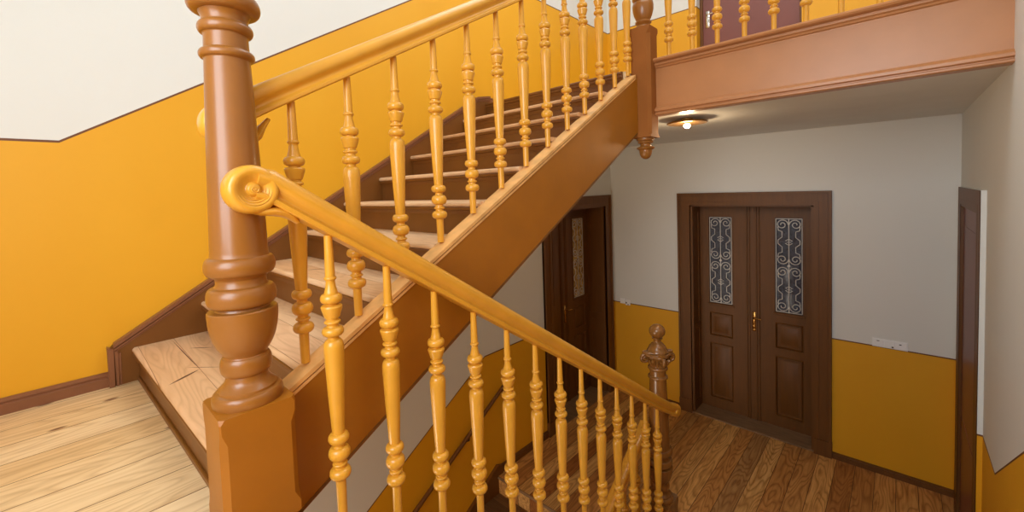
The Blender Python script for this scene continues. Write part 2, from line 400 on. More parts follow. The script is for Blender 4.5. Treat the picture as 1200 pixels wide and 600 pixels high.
# outer string of the upper flight
def stop(y): return -0.870+0.5786*y
def sbot(y): return -1.287+0.573*y
sp = [(0.43, sbot(0.43)), (2.885, sbot(2.885)), (2.897, sbot(2.885)+.02), (2.897, 0.770), (2.890, 0.790), (2.872, stop(2.86)), (0.43, stop(0.43))]
stg = child(MB().prism(sp, 'x', -1.472, -1.403), 'outer_stringer', M_BROWN, up_f, 30)
cap = MB().prism([(0.43, stop(0.43)-.012), (2.865, stop(2.865)-.012), (2.865, stop(2.865)+.004), (0.43, stop(0.43)+.004)], 'x', -1.480, -1.397)
cap.prism([(0.43, stop(0.43)-.030), (2.870, stop(2.870)-.030), (2.870, stop(2.870)-.018), (0.43, stop(0.43)-.018)], 'x', -1.476, -1.3995)
o = cap.build('stringer_cap', M_CAP, None, 30); o.parent = stg
bd = MB().prism([(0.43, sbot(0.43)+.004), (2.88, sbot(2.88)+.004), (2.88, sbot(2.88)+.016), (0.43, sbot(0.43)+.016)], 'x', -1.474, -1.4005)
o = bd.build('stringer_bead', M_DKBROWN, None, 30); o.parent = stg
# wall string, moulded top
def wtop(y): return -0.805+0.617*y
wp = [(0.131, ZM), (0.131, -0.735), (0.150, wtop(0.150)), (2.700, 0.862), (2.86, 0.890), (2.86, 0.60), (0.45, -1.02), (0.27, ZM)]
ws = child(MB().prism(wp, 'x', XL+.001, XL+0.034), 'wall_stringer', M_RISER, up_f, 25)
def strip(off0, off1, xa, xb, mb):
    pts = [(0.131, ZM+.0), (0.131, -0.735), (0.150, wtop(0.150)), (2.700, 0.862), (2.86, 0.890)]
    top = [(y, z-off0) for y, z in pts[2:]]; bot = [(y, z-off1) for y, z in pts[2:]][::-1]
    mb.prism(top+bot, 'x', xa, xb)
    mb.prism([(0.131+off0, ZM), (0.131+off1, ZM), (0.131+off1+.004, wtop(0.150)-off1-.004), (0.131+off0, wtop(.150)-off0-.014)], 'x', xa, xb)
mm = MB(); strip(-.006, .014, XL+.001, XL+.046, mm); strip(.020, .030, XL+.03, XL+.042, mm); strip(.034, .040, XL+.03, XL+.038, mm)
o = mm.build('stringer_moulding', M_SKIRT, None, 30); o.parent = ws
# plastered soffit
child(MB().prism([(0.27, -1.135), (0.27, -1.115), (2.86, .385), (2.86, .365)], 'x', XL+.001, -1.472), 'soffit', M_CREAM, up_f, 0)

# flight going down to the lower landing
NR = 11; RD = (ZM-ZG)/NR; GD = 0.2648; Y0 = 0.315
dn = thing('stair_flight', 'wooden stairs descending beneath the sloping ochre handrail to the lower landing', 'staircase', (-0.45, 1.6, ZG))
for k in range(1, NR):
    y = Y0+GD*k; z = ZM-RD*k
    tr = child(MB().prism(tread_profile(y, z, y-GD-.045), 'x', -1.243, XR-.034), 'tread', M_TREAD, dn, 40)
    o = MB().prism(cove(y, z, -1), 'x', -1.243, XR-.034).build('nosing_moulding', M_RISER); o.parent = tr; 
for k in range(0, NR):
    y = Y0+GD*k; z = ZM-RD*k
    child(MB().box(-1.243, XR-.034, y-.054, y-.034, z-RD, z-.026), 'riser', M_RISER, dn, 0)
child(MB().prism(tread_profile(Y0, ZM, 0.30-.001), 'x', -1.243, XR-.001), 'landing_nosing', M_RISER, dn, 40)
def dtop(y): return -0.70-0.652*y
child(MB().prism([(0.445, dtop(.445)), (3.02, dtop(3.02)), (3.02, ZG), (2.95, ZG), (0.445, dtop(.445)-.40)], 'x', -1.317, -1.243), 'outer_stringer', M_BROWN, dn, 0)
child(MB().prism([(0.30, ZM), (.28, ZM+.10), (3.05, ZG+.13), (3.05, ZG), (2.9, ZG), (0.30, ZM-.25)], 'x', XR-.034, XR-.001), 'wall_stringer', M_RISER, dn, 0)
child(MB().prism([(0.30, -1.28), (0.30, -1.30), (2.62, ZG-.001), (2.65, ZG)], 'x', -1.317, XR-.001), 'soffit', M_CREAM, dn, 0)

# flight further down, under the upper one
lw = thing('stair_flight', 'dark wooden stairs going further down below the upper flight, behind the balusters', 'staircase', (-2.2, 2.8, ZG-1.7))
child(MB().prism(tread_profile(2.785, ZG, 2.80), 'x', XL+.034, -1.46), 'landing_nosing', M_STONE, lw, 40)
for k in range(1, 10):
    y = 2.785-GO*k; z = ZG-RI*k
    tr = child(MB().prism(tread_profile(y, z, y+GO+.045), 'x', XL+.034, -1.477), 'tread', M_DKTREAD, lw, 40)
for k in range(0, 10):
    y = 2.785-GO*k; z = ZG-RI*k
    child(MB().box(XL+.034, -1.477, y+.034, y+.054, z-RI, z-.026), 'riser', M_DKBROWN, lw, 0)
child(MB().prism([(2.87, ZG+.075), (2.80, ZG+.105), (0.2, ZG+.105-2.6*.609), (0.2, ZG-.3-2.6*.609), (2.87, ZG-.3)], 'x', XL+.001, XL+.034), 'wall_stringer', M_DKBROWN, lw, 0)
child(MB().prism([(3.02, ZG+.14), (2.80, ZG+.10), (0.2, ZG+.10-2.6*.609), (0.2, ZG-.3-2.6*.609), (3.02, ZG-.3)], 'x', -1.475, -1.405), 'outer_stringer', M_BROWN, lw, 0)

# ------------------------------------------------------------------ newel posts
def chamf_block(mb, cx, cy, h, z0, z1, c=0.016, stop0=0.03, stop1=0.04):
    def ring(c_): return [(cx-h+c_, cy-h), (cx+h-c_, cy-h), (cx+h, cy-h+c_), (cx+h, cy+h-c_), (cx+h-c_, cy+h), (cx-h+c_, cy+h), (cx-h, cy+h-c_), (cx-h, cy-h+c_)]
    lv = [(z0, .001), (z0+stop0, .001), (z0+stop0*2, c), (z1-stop1*1.8, c), (z1-stop1, .004), (z1-.012, .004), (z1, .012)]
    vs = []; fs = []
    for z, c_ in lv: vs += [(a, b, z) for a, b in ring(c_)]
    for i in range(len(lv)-1):
        for k in range(8): fs.append((i*8+k, i*8+(k+1) % 8, (i+1)*8+(k+1) % 8, (i+1)*8+k))
    fs.append(tuple(range(8))[::-1]); fs.append(tuple((len(lv)-1)*8+k for k in range(8)))
    mb.add(vs, fs)
def smooth_prof(p, sub=3):
    """Catmull-Rom through the points, kept piecewise so rings stay crisp"""
    out = []
    for i in range(len(p)-1):
        p0 = p[max(i-1, 0)]; p1 = p[i]; p2 = p[i+1]; p3 = p[min(i+2, len(p)-1)]
        for k in range(sub):
            t = k/sub
            out.append(tuple(0.5*((2*p1[j])+(-p0[j]+p2[j])*t+(2*p0[j]-5*p1[j]+4*p2[j]-p3[j])*t*t+(-p0[j]+3*p1[j]-3*p2[j]+p3[j])*t**3) for j in (0, 1)))
    out.append(p[-1]); return [(h, max(r, .001)) for h, r in out]
def turned(segs):
    """('p', h, r) point; ('b', h0, h1, r0, rmax, r1) rounded bead between two necks; ('c', h0, r0, h1, r1) hollow curve"""
    out = []
    for g in segs:
        if g[0] == 'p': out.append((g[1], g[2]))
        elif g[0] == 'b':
            _, h0, h1, r0, rm, r1 = g
            for i in range(11):
                a = PI*i/10; base = r0+(r1-r0)*i/10; out.append((h0+(h1-h0)*(1-math.cos(a))/2, base+(rm-base)*math.sin(a)**.9))
        elif g[0] == 'c':
            _, h0, r0, h1, r1 = g
            for i in range(7):
                t = i/6; k = 1-math.cos(t*PI/2) if r1 > r0 else math.sin(t*PI/2); out.append((h0+(h1-h0)*t, r0+(r1-r0)*k))
    return out
NP = turned([('p', -.590, .084), ('b', -.588, -.545, .082, .0895, .078), ('p', -.543, .074), ('p', -.536, .074), ('c', -.536, .074, -.508, .054), ('p', -.500, .052),
  ('b', -.498, -.447, .054, .0650, .056), ('p', -.444, .054), ('p', -.438, .056), ('p', -.430, .062), ('p', -.415, .0705), ('p', -.395, .0780), ('p', -.370, .0840), ('p', -.345, .0870), ('p', -.325, .0878), ('p', -.316, .0875), ('p', -.3130, .0850),
  ('p', -.312, .068), ('p', -.306, .066), ('b', -.304, -.248, .070, .0870, .074), ('p', -.246, .067), ('p', -.238, .0625), ('p', -.226, .0625), ('p', -.218, .068), ('b', -.216, -.163, .070, .0885, .074), ('p', -.160, .0725), ('p', -.150, .0715),
  ('p', .128, .0640), ('p', .384, .0555), ('b', .386, .410, .057, .0670, .057), ('p', .413, .0545), ('c', .415, .0545, .452, .0535), ('b', .454, .484, .055, .0665, .056), ('p', .487, .0550), ('c', .490, .0550, .512, .062), ('b', .512, .556, .066, .0875, .078), ('p', .560, .0745), ('p', .575, .070), ('p', .595, .060), ('p', .610, .048), ('p', .622, .042), ('p', .634, .046)])
def ball(z0, r, f=0.9):
    return [(z0, r*.42)]+[(z0+r*f*(1-math.cos(a)), r*math.sin(a)) for a in [R(x) for x in range(30, 176, 12)]]+[(z0+2*r*f, .001)]
def newel(cx, cy, zf, m, label, group=None, s=1.0, capital=False):
    dz = zf-ZM
    root = thing('newel_post', label, 'newel post', (cx, cy, zf))
    mb = MB(); chamf_block(mb, cx, cy, .094*s, zf, -.578+dz); child(mb, 'base_block', M_BROWN if not capital else m, root, 20)
    prof = [(h+dz, r*s) for h, r in NP if not (capital and h > .49)]
    mb = MB().lathe(prof, (cx, cy, 0), 48); child(mb, 'turned_shaft', m, root, 30)
    if not capital:
        mb = MB().lathe([(.630, .030), (.645, .034)]+ball(.645, .056), (cx, cy, dz), 32)
        child(mb, 'ball_finial', m, root, 60)
    else:
        zc = .49+dz
        mb = MB().lathe(smooth_prof([(0, .056*s), (.02, .056*s), (.06, .066*s), (.085, .075*s), (.092, .078*s), (.098, .076*s), (.105, .06*s)], 2), (cx, cy, zc), 32)
        # abacus with concave sides
        ab = []
        for k in range(4):
            a0 = PI/4+k*PI/2
            for t in (-.10, 0, .10): ab.append((.118*math.cos(a0+t), .118*math.sin(a0+t)))
            for t in (.3, .5, .7):
                a1 = a0+t*PI/2; rr = .082-.012*math.sin(PI*t); ab.append((rr*math.cos(a1), rr*math.sin(a1)))
        for za, zb, sc in ((.088, .098, .94), (.098, .112, 1.0)):
            mb.prism([(cx+p*sc, cy+q*sc) for p, q in ab], 'z', zc+za, zc+zb)
        # volutes on the four corners, leaves between
        for k in range(4):
            a0 = PI/4+k*PI/2; d = Vector((math.cos(a0), math.sin(a0), 0)); sd = Vector((-math.sin(a0), math.cos(a0), 0))
            pth = []
            for i in range(26):
                th = i/25*PI*3.0; r = .034*(1-i/25*.82)
                pth.append(Vector((cx, cy, zc+.054))+d*(.100+r*math.sin(th)*1.0)+Vector((0, 0, 1))*(r*math.cos(th)))
            mb.tube(pth, [.013*(1-.45*i/25) for i in range(26)], 8, sd)
            mb.tube([Vector((cx, cy, zc+.052))+d*.100-sd*.020, Vector((cx, cy, zc+.052))+d*.100+sd*.020], .010, 10)
            mb.tube([Vector((cx, cy, zc+.088))+d*.10, Vector((cx, cy, zc+.086))+d*.08+sd*.03, Vector((cx, cy, zc+.075))+d*.05+sd*.055], [.011, .011, .009], 8)
            mb.tube([Vector((cx, cy, zc+.088))+d*.10, Vector((cx, cy, zc+.086))+d*.08-sd*.03, Vector((cx, cy, zc+.075))+d*.05-sd*.055], [.011, .011, .009], 8)
            a1 = k*PI/2; e = Vector((math.cos(a1), math.sin(a1), 0)); f_ = Vector((-math.sin(a1), math.cos(a1), 0)); o_ = Vector((cx, cy, zc))
            mb.tube([o_+e*.056+Vector((0, 0, .0)), o_+e*.072+Vector((0, 0, .03)), o_+e*.088+Vector((0, 0, .052)), o_+e*.098+Vector((0, 0, .050)), o_+e*.098+Vector((0, 0, .040))], [.010, .017, .015, .010, .005], 8, f_)
            for q in (-1, 1):
                mb.tube([o_+e*.054+f_*q*.018, o_+e*.068+f_*q*.030+Vector((0, 0, .03)), o_+e*.078+f_*q*.036+Vector((0, 0, .05))], [.008, .012, .005], 8, f_)
        child(mb, 'carved_capital', m, root, 45)
        mb = MB().lathe(smooth_prof([(.112, .080), (.118, .078), (.128, .072), (.142, .064), (.150, .062), (.156, .056), (.172, .042), (.180, .030), (.192, .027), (.204, .030), (.210, .040), (.216, .040)], 2), (cx, cy, zc), 32)
        child(mb, 'domed_cap', m, root, 50)
        mb = MB().lathe([(.212, .034)]+ball(.214, .061, .88), (cx, cy, zc), 32); child(mb, 'ball_finial', m, root, 60)
    return root
NX = -1.385
newel(NX, 0.345, ZM, M_NEWEL, 'large turned reddish brown newel post standing on the pale landing in the foreground')
newel(NX, 3.115, ZG, M_OLDNEWEL, 'carved newel post with scrolled capital and ball top on the lower landing floor', s=1.12, capital=True)
n2 = thing('newel_post', 'brown square newel post with turned drop end hanging where the stairs meet the gallery', 'newel post', (NX, 2.975, 0.19))
mb = MB(); chamf_block(mb, NX, 2.975, .076, .345, 1.135, .022, .012, .03); child(mb, 'base_block', M_BLOCK, n2, 20)
pd = [(.190, .004), (.193, .016), (.203, .030), (.222, .041), (.245, .046), (.256, .046), (.262, .054), (.268, .064), (.274, .065), (.280, .058), (.284, .040), (.296, .036), (.304, .040), (.310, .054), (.318, .056), (.323, .050), (.327, .062), (.338, .066), (.346, .064)]
child(MB().lathe(pd, (NX, 2.975, 0), 32), 'turned_drop', M_NEWEL, n2, 50)
vp = [(1.133, .056), (1.142, .060), (1.150, .058), (1.157, .046), (1.164, .043), (1.171, .048), (1.178, .057), (1.186, .057), (1.192, .048), (1.198, .046), (1.206, .052), (1.235, .064), (1.27, .072), (1.30, .074), (1.32, .071), (1.328, .060), (1.334, .066), (1.345, .074), (1.358, .074), (1.368, .062), (1.38, .056), (1.40, .070), (1.42, .072), (1.435, .060), (1.8, .052), (1.82, .062), (1.85, .062), (1.87, .05), (1.92, .07), (1.95, .075), (1.98, .05), (2.0, .04)]
child(MB().lathe(vp, (NX, 2.975, 0), 32), 'turned_shaft', M_NEWEL, n2, 50)
child(MB().lathe([(0, .03)]+ball(.0, .055), (NX, 2.975, 2.0), 24), 'ball_finial', M_NEWEL, n2, 60)

# ------------------------------------------------------------------ balusters (one turned shape, several lengths share it)
BP = turned([('p', 0, .0118), ('p', .124, .0146), ('b', .127, .137, .0146, .0182, .0146), ('c', .139, .0136, .177, .0200), ('b', .179, .209, .0200, .0322, .0180), ('p', .213, .0172),
  ('p', .2155, .0290), ('p', .220, .0315), ('p', .226, .0305), ('p', .240, .0262), ('p', .252, .0225), ('p', .255, .0180), ('p', .261, .0176), ('b', .262, .272, .0190, .0245, .0190), ('p', .274, .0170), ('p', .280, .0170),
  ('b', .282, .310, .0180, .0322, .0180), ('p', .313, .0165), ('p', .320, .0168), ('p', .323, .0225), ('p', .328, .0262), ('p', .337, .0288), ('p', .348, .0298), ('p', .364, .0294), ('p', .480, .0250), ('p', .612, .0186),
  ('b', .617, .648, .0180, .0312, .0170), ('p', .651, .0160), ('p', .657, .0160), ('b', .660, .700, .0175, .0325, .0165), ('p', .704, .0160), ('b', .710, .719, .0170, .0225, .0170), ('p', .723, .0160), ('b', .727, .761, .0170, .0322, .0155), ('p', .768, .0152), ('p', .90, .0142)])
def baluster_mesh(length):
    mb = MB()
    prof = [(-h, r) for h, r in BP if h < length-.02]+[(-length, BP[-1][1])]
    mb.lathe(prof, (0, 0, 0), 20)
    o = mb.build('baluster', M_OCHRE, None, 30); return o
RP0 = [(.014, -.0425), (.033, -.0420), (.0375, -.038), (.0380, -.029), (.0350, -.0255), (.0275, -.0225), (.0240, -.0165), (.0248, -.0100), (.0310, -.0035), (.0385, .0045), (.0408, .0130), (.0400, .0225), (.0360, .0315), (.0280, .0385), (.0160, .0422), (.005, .0430)]
RP = RP0+[(-u, v) for u, v in RP0[::-1]]
# ends of the rails: a rolled scroll with a leaf under it
def scroll(mb, x, y, z, r=.064, sgn=1):
    k = r/.0655
    half = [(.036, .004), (.0355, .0125), (.0340, .0150), (.0290, .0170), (.0270, .0200), (.0285, .0245), (.0325, .0310), (.0370, .0385), (.0400, .0460), (.0402, .0520), (.0370, .0580), (.0300, .0625), (.0180, .0650), (.006, .0655)]
    pr = [(-h, q*k) for h, q in half]+[(h, q*k) for h, q in half[::-1]]
    mb.lathe(pr, (x, y, z), 48, 'x')
def scroll_relief(x, y, z, r, face, sg):
    """incised looking ridges curling under the eye of the scroll"""
    mb = MB()
    for rr, hw, a0, a1 in ((.0275, .0310, -.15, 2.5), (.0345, .0350, .0, 2.7), (.0415, .0385, .15, 2.8)):
        pts = [(x+face*hw, y+sg*rr*math.cos(a0+(a1-a0)*i/20), z-rr*math.sin(a0+(a1-a0)*i/20)) for i in range(21)]
        mb.tube(pts, [.0006+.0020*math.sin(PI*i/20) for i in range(21)], 8)
    sp = [(x+face*.0358, y+sg*(.010*(1-i/20))*math.cos(i*.5), z-(.010*(1-i/20))*math.sin(i*.5)) for i in range(20)]
    mb.tube(sp, .0014, 6)
    return mb
def leaf(x, pts, widths, thick):
    mb = MB(); prof = [(math.cos(2*PI*k/12), math.sin(2*PI*k/12)) for k in range(12)]
    path = [Vector((x, a, b)) for a, b in pts]; n = len(path); vs = []; fs = []
    for i, p in enumerate(path):
        t = (path[min(i+1, n-1)]-path[max(i-1, 0)]).normalized(); nn = Vector((1, 0, 0)).cross(t)
        for u, v in prof: vs.append(p+Vector((1, 0, 0))*u*widths[i]+nn*v*thick[i])
    for i in range(n-1):
        for j in range(12): fs.append((i*12+j, i*12+(j+1) % 12, (i+1)*12+(j+1) % 12, (i+1)*12+j))
    fs.append(tuple(range(12))[::-1]); fs.append(tuple((n-1)*12+j for j in range(12)))
    return mb.add(vs, fs)

def balustrade(label, x, ys, rail_path, foot, top, length, scroll_at=None, xs=None, yy=None, mrail=M_OCHRE):
    root = thing('balustrade', label, 'balustrade', (x, (ys[0] if ys else 3.06), foot(ys[0]) if ys else .92))
    lo = root.location
    mb = MB(); mb.sweep(rail_path, RP, Vector((1, 0, 0)) if ys else Vector((0, -1, 0)))
    return root, mb
XD, XU = -1.280, -1.455
SD, SU = 0.652, 0.5786
# --- descending balustrade
def dr(y): return 0.290-SD*y         # rail centre height
dby = [0.553+0.1917*k for k in range(13)]
root = thing('balustrade', 'ochre painted balustrade with scrolled handrail sloping down from the foreground newel to the lower landing', 'balustrade', (XD, dby[0], dr(dby[0])-.9))
pc = (XD, 0.353, 0.023)
path = []
path = [(XD, .362, .040), (XD, .39, .0355), (XD, .425, dr(.425)), (XD, .45, dr(.45))]
path += [(XD, y, dr(y)) for y in (0.6, 1.2, 1.8, 2.4, 2.9)]
path += [(XD, 3.02, dr(3.02)+.004), (XD, 3.10, dr(3.10)+.012), (XD, 3.155, dr(3.155)+.024)]
mb = MB().sweep(path, RP); scroll(mb, *pc, .0655)
mb.lathe([(-.038, .018), (-.038, .032), (-.030, .042), (-.012, .046), (.012, .046), (.030, .042), (.038, .032), (.038, .018)], (XD, 3.170, dr(3.17)+.018), 28, 'x')
rail = child(mb, 'handrail', M_OCHRE, root, 38)
o = scroll_relief(*pc, .064, 1, 1).build('scroll_carving', M_OCHRE, None, 60); o.parent = rail
o = leaf(XD, [(.345, -.030), (.375, -.036), (.405, -.038), (.430, -.044), (.450, -.056), (.468, -.074)], [.020, .034, .036, .034, .028, .012], [.010, .013, .014, .013, .011, .006]).build('carved_leaf', M_OCHRE, None, 60); o.parent = rail
LB = 0.862
bal0 = baluster_mesh(.945); bal0.parent = root; bal0.location = (0, 0, .9-.050)
mesh_d = bal0.data
for k, y in enumerate(dby[1:]):
    o = bpy.data.objects.new('baluster', mesh_d); COL.objects.link(o); o.parent = root; o.location = (0, y-dby[0], dr(y)-.050-root.location.z)
# --- ascending balustrade
def ur(y): return 0.0475+SU*y
uby = [0.532+0.1937*k for k in range(13)]
root = thing('balustrade', 'ochre painted balustrade rising along the outer edge of the upper stair flight', 'balustrade', (XU, uby[0], ur(uby[0])-.9))
pc = (XU, 0.345, 0.218)
path = [(XU, 0.36, .252)]+[(XU, y, ur(y)) for y in (0.46, 0.6, 1.2, 1.8, 2.4, 2.93)]
mb = MB().sweep(path, RP); scroll(mb, *pc)
rail = child(mb, 'handrail', M_OCHRE, root, 38)
o = scroll_relief(*pc, .064, 1, 1).build('scroll_carving', M_OCHRE, None, 60); o.parent = rail
o = leaf(XU, [(.345, .160), (.375, .158), (.405, .168), (.428, .190), (.440, .215), (.462, .245)], [.020, .034, .036, .034, .028, .012], [.010, .013, .014, .013, .011, .006]).build('carved_leaf', M_OCHRE, None, 60); o.parent = rail
bal1 = baluster_mesh(LB); bal1.parent = root; bal1.location = (0, 0, .9-.046); mesh_b = bal1.data
for y in uby[1:]:
    o = bpy.data.objects.new('baluster', mesh_b); COL.objects.link(o); o.parent = root; o.location = (0, y-uby[0], ur(y)-.046-root.location.z)
# --- gallery balustrade
root = thing('balustrade', 'ochre balustrade standing on the gallery fascia in front of the upper door', 'balustrade', (-0.5, 3.06, .92))
mb = MB().sweep([(NX+.06, 3.06, 1.83), (-.5, 3.06, 1.83), (XR, 3.06, 1.83)], RP, Vector((0, -1, 0)))
child(mb, 'handrail', M_OCHRE, root, 38)
for k in range(10):
    x = -1.233+.1640*k
    o = bpy.data.objects.new('baluster', mesh_b); COL.objects.link(o); o.parent = root; o.location = (x+.5, 0, 1.785-.92)
# --- balustrade of the lowest flight
root = thing('balustrade', 'short ochre balustrade leaving the carved newel and dropping towards the basement stairs', 'balustrade', (-1.455, 2.85, ZG))
def lr(y): return -1.875-SU*(3.03-y)*1.05
mb = MB().sweep([(-1.455, y, lr(y)) for y in (3.03, 2.6, 2.0, 1.2, .5)], RP, Vector((-1, 0, 0)))
child(mb, 'handrail', M_OCHRE, root, 38)
for k in range(11):
    y = 2.86-.1937*k
    o = bpy.data.objects.new('baluster', mesh_b); COL.objects.link(o); o.parent = root; o.location = (0, y-2.85, lr(y)-.050-ZG)
# --- wall handrail of the lowest flight
root = thing('wall_handrail', 'thin brown handrail on brackets along the olive wall under the upper flight', 'handrail', (XL, 2.9, -1.94))
def hr(y): return -1.935-.60*(2.89-y)
child(MB().tube([(XL+.06, y, hr(y)) for y in (2.90, 2.0, 1.0, 0.3)], .019, 12).lathe([(0, .022), (.01, .024), (.02, .020), (.028, .006)], (XL+.06, 2.895, hr(2.895)), 14, 'y'), 'rail', M_DKBROWN, root, 50)
for y in (2.42, 1.2):
    child(MB().tube([(XL, y, hr(y)-.07), (XL+.03, y, hr(y)-.07), (XL+.055, y, hr(y)-.055), (XL+.06, y, hr(y)-.015)], .007, 8).lathe([(0, .022), (.006, .022), (.008, .012)], (XL, y, hr(y)-.07), 14, 'x'), 'bracket', M_SLOT, root, 50)

# ------------------------------------------------------------------ doors
def casing(mb, u0, u1, zt, z0, w_, put):
    """stepped casing round an opening; put(u0,u1,d0,d1,z0,z1) adds a box, d = distance proud of the wall"""
    for i, (a, b, d) in enumerate(((0, 1, .022), (.0, .16, .036), (.22, .30, .028), (.72, 1.0, .030))):
        a_, b_ = a*w_, b*w_                          # measured from outer edge inwards
        put(u0-w_+a_, u0-w_+b_, 0, d, z0, zt+w_-b_); put(u1+w_-b_, u1+w_-a_, 0, d, z0, zt+w_-b_)
        put(u0-w_+a_, u1+w_-a_, 0, d, zt+w_-b_, zt+w_-a_)
    for q0, q1 in ((u0-w_-.004, u0+.001), (u1-.001, u1+w_+.004)): put(q0, q1, 0, .040, z0, z0+.16)
def raised(mb, P, u0, u1, z0, z1, d):
    """recess border + raised field; P(u,d,z)->xyz"""
    m1 = .018; m2 = .042
    pts = [(0, .0), (m1*.5, .012), (m1, -.012), (m2, -.012), (m2+.018, -.002)]
    rings = []
    vs = []; fs = []
    for i, (m_, dd) in enumerate(pts):
        for u, z in ((u0+m_, z0+m_), (u1-m_, z0+m_), (u1-m_, z1-m_), (u0+m_, z1-m_)): vs.append(P(u, d+dd, z))
    n = len(pts)
    for i in range(n-1):
        for k in range(4): fs.append((i*4+k, i*4+(k+1) % 4, (i+1)*4+(k+1) % 4, (i+1)*4+k))
    fs.append(tuple((n-1)*4+k for k in range(4)))
    mb.add(vs, fs)
def spiral(cu, cz, r, a0, turns, sg, n=22):
    return [(cu+r*(1-.8*i/n)*math.cos(a0+sg*turns*2*PI*i/n), cz+r*(1-.8*i/n)*math.sin(a0+sg*turns*2*PI*i/n)) for i in range(n+1)]
def grille(mb, P, u0, u1, z0, z1, d):
    cu = (u0+u1)/2; w2 = (u1-u0)/2; r = .0050
    def T(pts, rr=r): mb.tube([P(u, d, z) for u, z in pts], rr, 6, P(1, 0, 0)-P(0, 0, 0))
    T([(u0+.006, z0+.006), (u0+.006, z1-.006)]); T([(u1-.006, z0+.006), (u1-.006, z1-.006)]); T([(u0+.006, z0+.006), (u1-.006, z0+.006)]); T([(u0+.006, z1-.006), (u1-.006, z1-.006)])
    T([(cu, z0), (cu, z1)], .0055)
    zm = (z0+z1)/2; rs = w2*.46
    for s in (-1, 1):
        # volutes: top, either side of the middle, bottom
        for zc, up_ in ((z1-rs-.012, 1), (zm+rs+.012, -1), (zm-rs-.012, 1), (z0+rs+.012, -1)):
            c = cu+s*rs*1.06
            pts = spiral(c, zc, rs, PI if s > 0 else 0, 1.55, -up_*s)
            T(pts)
        for za, zb in ((z1-rs*1.6, zm+rs*1.6), (zm-rs*1.6, z0+rs*1.6)):
            L = za-zb; q = cu+s*w2*.82; m_ = cu+s*w2*.62
            T([(q, za), (q-s*.006, za-L*.12), (cu+s*w2*.50, za-L*.16), (cu+s*w2*.50, za-L*.34), (cu+s*w2*.80, za-L*.44), (cu+s*w2*.80, za-L*.56), (cu+s*w2*.50, za-L*.66), (cu+s*w2*.50, za-L*.84), (q-s*.006, za-L*.88), (q, zb)])
            T([(cu, za-L*.40), (cu+s*w2*.26, za-L*.46), (cu+s*.004, za-L*.5), (cu+s*w2*.26, za-L*.54), (cu, za-L*.60)])
    o = P(cu, d, zm); n_ = (P(0, 1, 0)-P(0, 0, 0))
    mb.tube([Vector(o)-n_*.006, Vector(o)+n_*.006], .014, 10)
